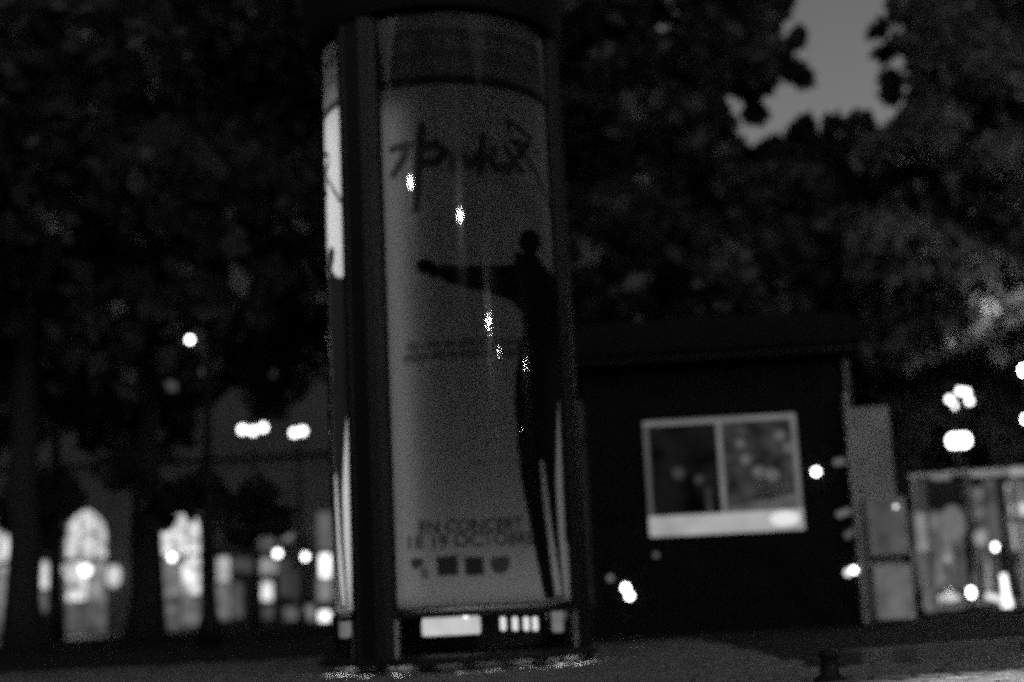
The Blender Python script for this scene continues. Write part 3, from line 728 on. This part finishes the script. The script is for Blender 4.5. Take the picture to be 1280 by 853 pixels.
# right-hand building, lower, beyond the terrace
RB = thing('cafe_building', 'low dark building with added dim glowing panes beyond the terrace', 'building', (at_y(1200, 700, 38).x, 38, 0))
RX = RB.location.x
MB().box(-3.2, 14, 0, 9, 0, 5.2).build('wall', 'facade2', RB)
MB().box(-3.4, 14.2, -.3, 9.2, 5.2, 5.5, .03).build('cornice', 'facade2', RB)
rfm = MB(); rfm.add([(-3.3, -.2, 5.5), (14.1, -.2, 5.5), (14.1, 9.1, 5.5), (-3.3, 9.1, 5.5), (-2.3, 2.5, 7.2), (13, 2.5, 7.2), (13, 6.5, 7.2), (-2.3, 6.5, 7.2)],
        [(0, 1, 5, 4), (1, 2, 6, 5), (2, 3, 7, 6), (3, 0, 4, 7), (4, 5, 6, 7)]).build('roof', 'slate', RB)
def rp(px, py): q = at_y(px, py, 38); return q.x - RX, q.z
for k, (xa, xb, ya, yb, s_) in enumerate(((1146, 1172, 640, 740, 0.054), (1176, 1206, 640, 740, 0.054), (1210, 1236, 610, 745, 0.081), (1238, 1262, 605, 690, 0.126), (1266, 1300, 612, 745, .04))):  # glowing panes added to make the grey haze behind the terrace screen
    x0, zb_ = rp(xa, yb); x1, zt_ = rp(xb, ya)
    w_ = MB().box(x0 - .06, x1 + .06, -.08, -.001, zb_ - .06, zt_ + .06).build('window', 'frame', RB)
    for j in range(2):
        xm_ = (x0 + x1) / 2
        MB().box(x0 if j == 0 else xm_ + .02, xm_ - .02 if j == 0 else x1, -.1, -.081, zb_, zt_).build('pane', glow('haze_glow', s_ * 2.4, .95, 2.6, k * 2.7 + j), w_)
far = thing('far_building', 'distant dark stone building rising behind the kiosk trees', 'building', (14, 62, 0))
MB().box(-11, 30, 0, 12, 0, 14).build('wall', 'facade2', far)
MB().box(-11.3, 30.3, -.4, 12.3, 14, 14.5, .05).build('cornice', 'facade2', far)
MB().add([(-11, 0, 14.5), (30, 0, 14.5), (30, 12, 14.5), (-11, 12, 14.5), (-9.5, 2.5, 17), (28.5, 2.5, 17), (28.5, 9.5, 17), (-9.5, 9.5, 17)],
         [(0, 1, 5, 4), (1, 2, 6, 5), (2, 3, 7, 6), (3, 0, 4, 7), (4, 5, 6, 7)]).build('roof', 'slate', far)
for f in range(3):
    for i in range(11):
        o = share('window', wsrc, far, (-9.5 + i * 3.7, 0, 3.2 + f * 3.6))
        for p_ in psrc: share('pane', p_, o)

# the other sides of the square, behind and beside the viewer (mirrored in the column's glass)
def block(label, cx, cy, rz, W, H):
    o = thing('town_building', label, 'building', (cx, cy, 0), rz)
    MB().box(-W / 2, W / 2, 0, 10, 0, H).build('wall', 'facade2', o)
    MB().box(-W / 2 - .3, W / 2 + .3, -.4, 10.3, H, H + .5, .05).build('cornice', 'facade2', o)
    MB().add([(-W / 2, 0, H + .5), (W / 2, 0, H + .5), (W / 2, 10, H + .5), (-W / 2, 10, H + .5), (-W / 2 + 1.2, 1.8, H + 3.5), (W / 2 - 1.2, 1.8, H + 3.5), (W / 2 - 1.2, 8.2, H + 3.5), (-W / 2 + 1.2, 8.2, H + 3.5)],
             [(0, 1, 5, 4), (1, 2, 6, 5), (2, 3, 7, 6), (3, 0, 4, 7), (4, 5, 6, 7)]).build('roof', 'slate', o)
    for f in range(int((H - 3) / 3.7)):
        for i in range(int(W / 3.6)):
            w_ = share('window', wsrc, o, (-W / 2 + 1.9 + i * 3.6, 0, 2.6 + f * 3.7))
            for p_ in psrc: share('pane', p_, w_)
block('tall dark town building closing the square opposite the kiosk', 0, -32, math.pi, 76, 21)
block('tall dark town building along the square beyond the terrace side', 36, 14, -math.pi / 2, 96, 19)
block('tall dark town building along the square on the arcade side', -36, 8, math.pi / 2, 84, 19)

# ================================================================== LAMPS ON POLES
def street_lamp(px, py, Y, r_px, s, label, heads=None, name='street_lamp', P=None, rr=None, sz=1.15):
    if P is None: P = at_y(px, py, Y)
    rr = rr or r_px * P.y / F
    o = thing(name, label, 'street lamp', (P.x, P.y, 0))
    ph = P.z - rr * sz * 1.1
    MB().lathe([(.13, -.02), (.13, .25), (.09, .32), (.065, .6), (.05, ph * .6), (.04, ph)], 12).build('pole', 'iron', o, True)
    hs = heads or [(0, 0, 0)]
    for dx, dy, dz in hs:
        c = (dx, dy, P.z + dz)
        hd = MB().ball(c, rr, 16, sz).build('globe', glow('lamp_glow', s), o, True)
        MB().lathe([(rr * .55, c[2] + rr * sz * .82), (rr * .6, c[2] + rr * sz * .9), (rr * .2, c[2] + rr * sz * 1.25), (.0001, c[2] + rr * sz * 1.4)], 12, (dx, dy)).build('cap', 'iron', o)
        MB().lathe([(.03, c[2] - rr * sz * 1.25), (rr * .5, c[2] - rr * sz * .95), (rr * .5, c[2] - rr * sz * .85)], 12, (dx, dy)).build('collar', 'iron', o)
        if dx or dz: MB().tube([(0, 0, ph - .35), (dx * .5, dy * .5, ph - .42 + dz * .4), (dx, dy, ph - .3 + dz * .7), (dx, dy, c[2] - rr * sz * 1.2)], .022, 8).build('arm', 'iron', o)
    return o
street_lamp(259, 424, 16, 4.5, 7, 'single globe street lamp on a side arm beside the slim tree', [(-22 * 16 / F, 0, 0)])
q = 13.0 * 40 / F
street_lamp(316, 538, 40, 4.2, 6, 'three-globe street lamp with small middle globe before the arcade', [(-q, 0, .03), (0, 0, -.02), (q, 0, .06)])
q = 5.0 * 40 / F
street_lamp(373, 541, 40, 4.2, 6, 'twin-globe street lamp close beside the poster column', [(-q, 0, 0), (q, .02, .04)])
q = 8 * 22 / F
street_lamp(1197, 496, 22, 4.0, 5, 'cluster street lamp with several frosted globes above the terrace', [(-q * 1.3, 0, -.04), (-q * .25, .05, -.13), (q * .45, 0, .08), (q * 1.5, 0, .06), (q * 1.45, -.1, -.09)])
bl = thing('lit_box_sign', 'bright square light box hanging on a post under the cluster lamp', 'sign', (at_y(1198, 551, 21).x, 21, 0))
a = at_y(1187, 559, 21); b = at_y(1210, 543, 21)
MB().box(a.x - bl.location.x, b.x - bl.location.x, -.1, .1, a.z, b.z, .04).build('light_box', glow('lit_box', 8), bl)
MB().tube([(0, .15, 0), (0, .15, b.z + .1)], .04, 8).build('post', 'iron', bl)
MB().tube([(0, .15, b.z + .08), (0, 0, b.z + .08), (0, 0, b.z - .02)], .02, 6).build('bracket', 'iron', bl)
street_lamp(1281, 463, 15, 6, 30, 'globe street lamp half cut off beyond the terrace foliage')
street_lamp(1284, 524, 20, 5, 20, 'lower globe street lamp beside the half hidden one')

street_lamp(1345, 405, 18, 28, 38, 'added unseen globe lamp brightening the tree beyond the terrace')  # lamp added out of view to brighten the right-hand leaves
# lamps behind the viewer, mirrored in the column's glass
def mirror_lamp(px, py, H, s, label, rr=.045, sz=1.1, tmax=60):
    Pg, th, d = cyl_hit(px, py, RG)
    n_ = (Pg - Vector((CX, CY, Pg.z))).normalized()
    r = (d - n_ * 2 * d.dot(n_)).normalized()
    t = min((H - Pg.z) / max(r.z, 1e-3), tmax)
    Q = Pg + r * t
    print('mirror lamp', px, py, [round(c, 2) for c in Q], round(t, 1))
    return street_lamp(0, 0, 0, 0, s, label, P=Q, rr=rr, sz=sz)
mirror_lamp(513, 228, 6.4, 4600, 'street lamp mirrored beside the brushed title on the poster glass')
mirror_lamp(575, 270, 6.2, 6500, 'street lamp mirrored as the brightest streaked spot on the column')
mirror_lamp(611, 402, 5.2, 3800, 'tall lantern street lamp mirrored below the performer\'s arm', .045, 3.5)
mirror_lamp(624, 440, 5.0, 1300, 'faint street lamp mirrored beside the handwritten lines on the poster')
mirror_lamp(657, 457, 5.0, 3200, 'street lamp mirrored in the dark coat of the poster figure')
mirror_lamp(683, 593, 4.5, 1100, 'street lamp mirrored in the lower white slit of the poster')
mirror_lamp(651, 540, 5.0, 700, 'weak street lamp mirrored at the edge of the poster figure')

# added unseen lamp post on the right, put in to brighten paving by the kerb
P = at_z(1235, 850); lx, ly = P.x + .1, P.y - .05
o = thing('added_hooded_lamp', 'added unseen hooded lamp on a bent pole shining down on the paving', 'street lamp', (lx + 1.9, ly - .7, 0))
MB().tube([(0, 0, -.02), (0, 0, 2.7), (-.3, .1, 3.1), (-1.0, .37, 3.25), (-1.9, .7, 3.2)], [.05, .04, .035, .03, .025], 10).build('pole', 'iron', o, True)
hd = MB().lathe([(.0001, .2), (.06, .19), (.09, .02), (.085, .02), (.055, .17), (.0001, .175)], 16).build('hood', 'iron', o, True); hd.location = (-1.9, .7, 3.0)
li = bpy.data.lights.new('bulb', 'SPOT'); li.energy = 750; li.spot_size = R(20); li.spot_blend = .9; li.shadow_soft_size = .05
lo = bpy.data.objects.new('bulb', li); COL.objects.link(lo); lo.parent = o; lo.location = (-1.9, .7, 3.05)

# ================================================================== TREES
TRIM = [(215, 405, 260, 445), (285, 518, 395, 560), (1172, 472, 1222, 516), (1178, 532, 1220, 570), (1262, 445, 1300, 480), (1262, 505, 1300, 540)]
CMN = np.array(CM3)
HOLES = [(255, 466, 12), (215, 483, 13), (255, 487, 9), (340, 467, 10), (893, 40, 13), (884, 56, 11), (918, 22, 11), (905, 30, 10), (828, 36, 11), (843, 16, 10), (858, 82, 7), (870, 102, 9), (950, 120, 10), (1125, 35, 15), (1145, 93, 12), (1132, 75, 8),
         (1226, 152, 9), (1205, 180, 6), (1180, 4, 14), (1240, 6, 10), (1262, 4, 12), (1275, 140, 9), (1272, 168, 8), (1245, 182, 6), (1218, 265, 11), (1268, 285, 9), (1180, 225, 7)]
def leaf_cloud(clusters, per, size, name, m, parent, origin):
    cs = []; 
    for (c, r, k) in clusters:
        n = int(per * k)
        d = RNG.normal(size=(n, 3)); d /= np.linalg.norm(d, axis=1)[:, None]
        rad = r * (.35 + .65 * RNG.random(n) ** .6)
        d[:, 2] *= .8
        cs.append(np.array(c) + d * rad[:, None])
    p = np.concatenate(cs)
    l = (p - np.array(EYE)) @ CMN; ux = 640 + F * l[:, 0] / -l[:, 2]; uy = 426.5 - F * l[:, 1] / -l[:, 2]
    keep = np.ones(len(p), bool)
    for x0, y0, x1, y1 in TRIM: keep &= ~((ux > x0) & (ux < x1) & (uy > y0) & (uy < y1))
    for x0, y0, r0 in HOLES: keep &= ~((np.hypot(ux - x0, (uy - y0) * 1.2) < r0 * (.7 + .7 * RNG.random(len(p)))))
    p = p[keep]; n = len(p)
    a = RNG.normal(size=(n, 3)); a /= np.linalg.norm(a, axis=1)[:, None]
    b = RNG.normal(size=(n, 3)); b -= a * (a * b).sum(1)[:, None]; b /= np.linalg.norm(b, axis=1)[:, None]
    s = size * (.6 + .8 * RNG.random(n))[:, None]
    v = np.stack([p - a * s, p + b * s * .62 - a * s * .1, p + a * s, p - b * s * .62 - a * s * .1], 1).reshape(-1, 3) - np.array(origin)
    me = bpy.data.meshes.new(name); me.vertices.add(4 * n); me.vertices.foreach_set('co', v.astype(np.float32).ravel())
    me.loops.add(4 * n); me.loops.foreach_set('vertex_index', np.arange(4 * n, dtype=np.int32))
    me.polygons.add(n); me.polygons.foreach_set('loop_start', (np.arange(n) * 4).astype(np.int32)); me.update(calc_edges=True)
    me.materials.append(M[m]); o = bpy.data.objects.new(name, me); COL.objects.link(o); o.parent = parent; return o
def tree(label, base, clusters, h0, r0, leaf='leaf', per=380, size=.16, lean=(0, 0)):
    o = thing('plane_tree', label, 'tree', (base.x, base.y, 0), 0, 'plane trees of the square')
    pts = []; rad = []
    for k in range(8):
        t = k / 7; pts.append((lean[0] * t * t * h0 + random.uniform(-.03, .03), lean[1] * t * h0, -.05 + h0 * t)); rad.append(r0 * (1.35 if k == 0 else 1 - .4 * t))
    MB().tube(pts, rad, 14).build('trunk', 'bark', o, True)
    top = Vector(pts[-1])
    lb = MB(); cl = sorted(clusters, key=lambda c: -c[1])[:14]
    for c, r, k in cl:
        e = Vector(c) - Vector((base.x, base.y, 0)); mid = top.lerp(e, .5) + Vector((random.uniform(-.3, .3), random.uniform(-.3, .3), .3))
        lb.tube([top + Vector((0, 0, -.3)), top.lerp(mid, .5) + Vector((0, 0, .1)), mid, e], [r0 * .5, r0 * .33, r0 * .2, r0 * .05], 7)
    lb.build('limbs', 'bark', o, True)
    leaf_cloud(clusters, per, size, 'crown', leaf, o, (base.x, base.y, 0))
    return o
def inpx(poly, x, y):
    ins = False; n = len(poly)
    for i in range(n):
        x1, y1 = poly[i]; x2, y2 = poly[(i + 1) % n]
        if (y1 > y) != (y2 > y) and x < (x2 - x1) * (y - y1) / (y2 - y1) + x1: ins = not ins
    return ins
GAP = [(1000, -60), (990, 40), (978, 50), (985, 75), (1005, 92), (1010, 102), (990, 108), (968, 96), (975, 125), (955, 138), (935, 132), (912, 128), (918, 150), (940, 182), (962, 168), (985, 158),
       (1005, 166), (1030, 160), (1050, 165), (1080, 156), (1105, 158), (1122, 140), (1142, 118), (1124, 92), (1108, 60), (1112, 30), (1100, -60)]
def gapdist(x, y):
    if inpx(GAP, x, y): return -1
    best = 1e9
    for i in range(len(GAP)):
        x1, y1 = GAP[i]; x2, y2 = GAP[(i + 1) % len(GAP)]; dx, dy = x2 - x1, y2 - y1
        t = max(0, min(1, ((x - x1) * dx + (y - y1) * dy) / (dx * dx + dy * dy + 1e-9))); best = min(best, math.hypot(x - x1 - t * dx, y - y1 - t * dy))
    return best
def pix_clusters(region, n, Y0, Y1, rmin, rmax, k=1.0, avoid=True):
    out = []; tries = 0
    x0, x1, y0, y1 = region
    while len(out) < n and tries < n * 60:
        tries += 1
        px, py, Y = random.uniform(x0, x1), random.uniform(y0, y1), random.uniform(Y0, Y1)
        r = random.uniform(rmin, rmax); rp_ = r * F / Y
        if avoid:
            g_ = gapdist(px, py)
            if g_ < 4: continue
            ff = random.uniform(1.0, 1.35)
            if g_ < rp_ * ff: r = g_ / ff * Y / F
            if r < .1: continue
        out.append((tuple(at_y(px, py, Y)), r, (r / rmax) ** 2))
    return out
# left group: trunks in front of the arcade
def ground_under(px, Y): P = at_y(px, 790, Y); return Vector((P.x, Y, 0))
def hangers(*q): return [(tuple(at_y(px, py, 17.5)), r_ * 17.5 / F, (r_ / 60) ** 1.5) for px, py, r_ in q]
def crown(base, h, rx, rz, n, rmin, rmax):
    out = []
    for _ in range(n):
        d = Vector((random.gauss(0, 1), random.gauss(0, 1), random.gauss(0, 1))).normalized() * random.uniform(.3, 1)
        r = random.uniform(rmin, rmax); out.append(((base.x + d.x * rx, base.y + d.y * rx, h + d.z * rz), r, (r / rmax) ** 2))
    return out
b_ = ground_under(28, 17); tree('thick dark trunked plane tree at the edge, beside the slim tree', b_, crown(b_, 6.6, 3.6, 3.6, 80, .6, 1.1) + hangers((72, 612, 26), (84, 628, 18), (50, 640, 24), (20, 640, 26), (60, 668, 14)), 4.6, .21)
b_ = ground_under(182, 18.5); tree('thick trunked plane tree standing between the two lit arches', b_, crown(b_, 6.9, 3.9, 3.7, 90, .6, 1.1) + hangers((200, 622, 24), (232, 628, 16), (250, 610, 26), (150, 590, 24), (290, 640, 26), (320, 622, 26), (345, 650, 20), (305, 670, 16), (205, 650, 10)), 4.8, .22, lean=(.01, 0))
b_ = ground_under(69, 30); tree('slim plane tree left of the first lit arch', b_, crown(b_, 8.0, 4.2, 4.0, 80, .7, 1.2), 4.8, .14)
b_ = ground_under(261, 30); tree('slim plane tree between second lit arch and shopfront', b_, crown(b_, 8.2, 4.4, 4.2, 90, .7, 1.2), 5.0, .14)
b_ = ground_under(470, 24); tree('plane tree whose trunk hides behind the poster column', b_, crown(b_, 8.6, 4.2, 3.6, 70, .7, 1.2), 5.0, .2)
EXTRA = [(tuple(at_y(px, py, 20)), r_ * 20 / F, k_) for px, py, r_, k_ in ((975, 80, 14, .35), (992, 90, 12, .3), (1003, 98, 7, .15), (945, 141, 10, .2), (1115, 100, 9, .2), (1108, 66, 8, .15), (1040, 156, 12, .12), (1075, 152, 12, .1), (1004, 158, 12, .12), (1112, 118, 14, .06), (1100, 40, 12, .05), (996, 50, 12, .06))]
# right group around the patch of night sky
b_ = ground_under(835, 21); tree('plane tree behind the kiosk with boughs left of the sky gap', b_, pix_clusters((690, 990, -120, 420), 110, 19, 23, .5, 1.0) + pix_clusters((880, 1010, -60, 190), 60, 19, 21, .2, .5) + EXTRA, 4.4, .2)
b_ = ground_under(1010, 27); tree('lower plane tree filling the space under the sky gap', b_, pix_clusters((780, 1180, 150, 480), 110, 25, 30, .7, 1.2) + pix_clusters((900, 1150, 140, 230), 70, 25, 27, .25, .6), 4.4, .18)
b_ = ground_under(1268, 23); tree('plane tree with lamplit leaf tone over the terrace right of the sky gap', b_, pix_clusters((1090, 1330, -100, 430), 120, 18, 22, .4, .85) + pix_clusters((1090, 1180, -40, 180), 50, 18, 21, .18, .45), 3.8, .13, leaf='leaf2', size=.16)
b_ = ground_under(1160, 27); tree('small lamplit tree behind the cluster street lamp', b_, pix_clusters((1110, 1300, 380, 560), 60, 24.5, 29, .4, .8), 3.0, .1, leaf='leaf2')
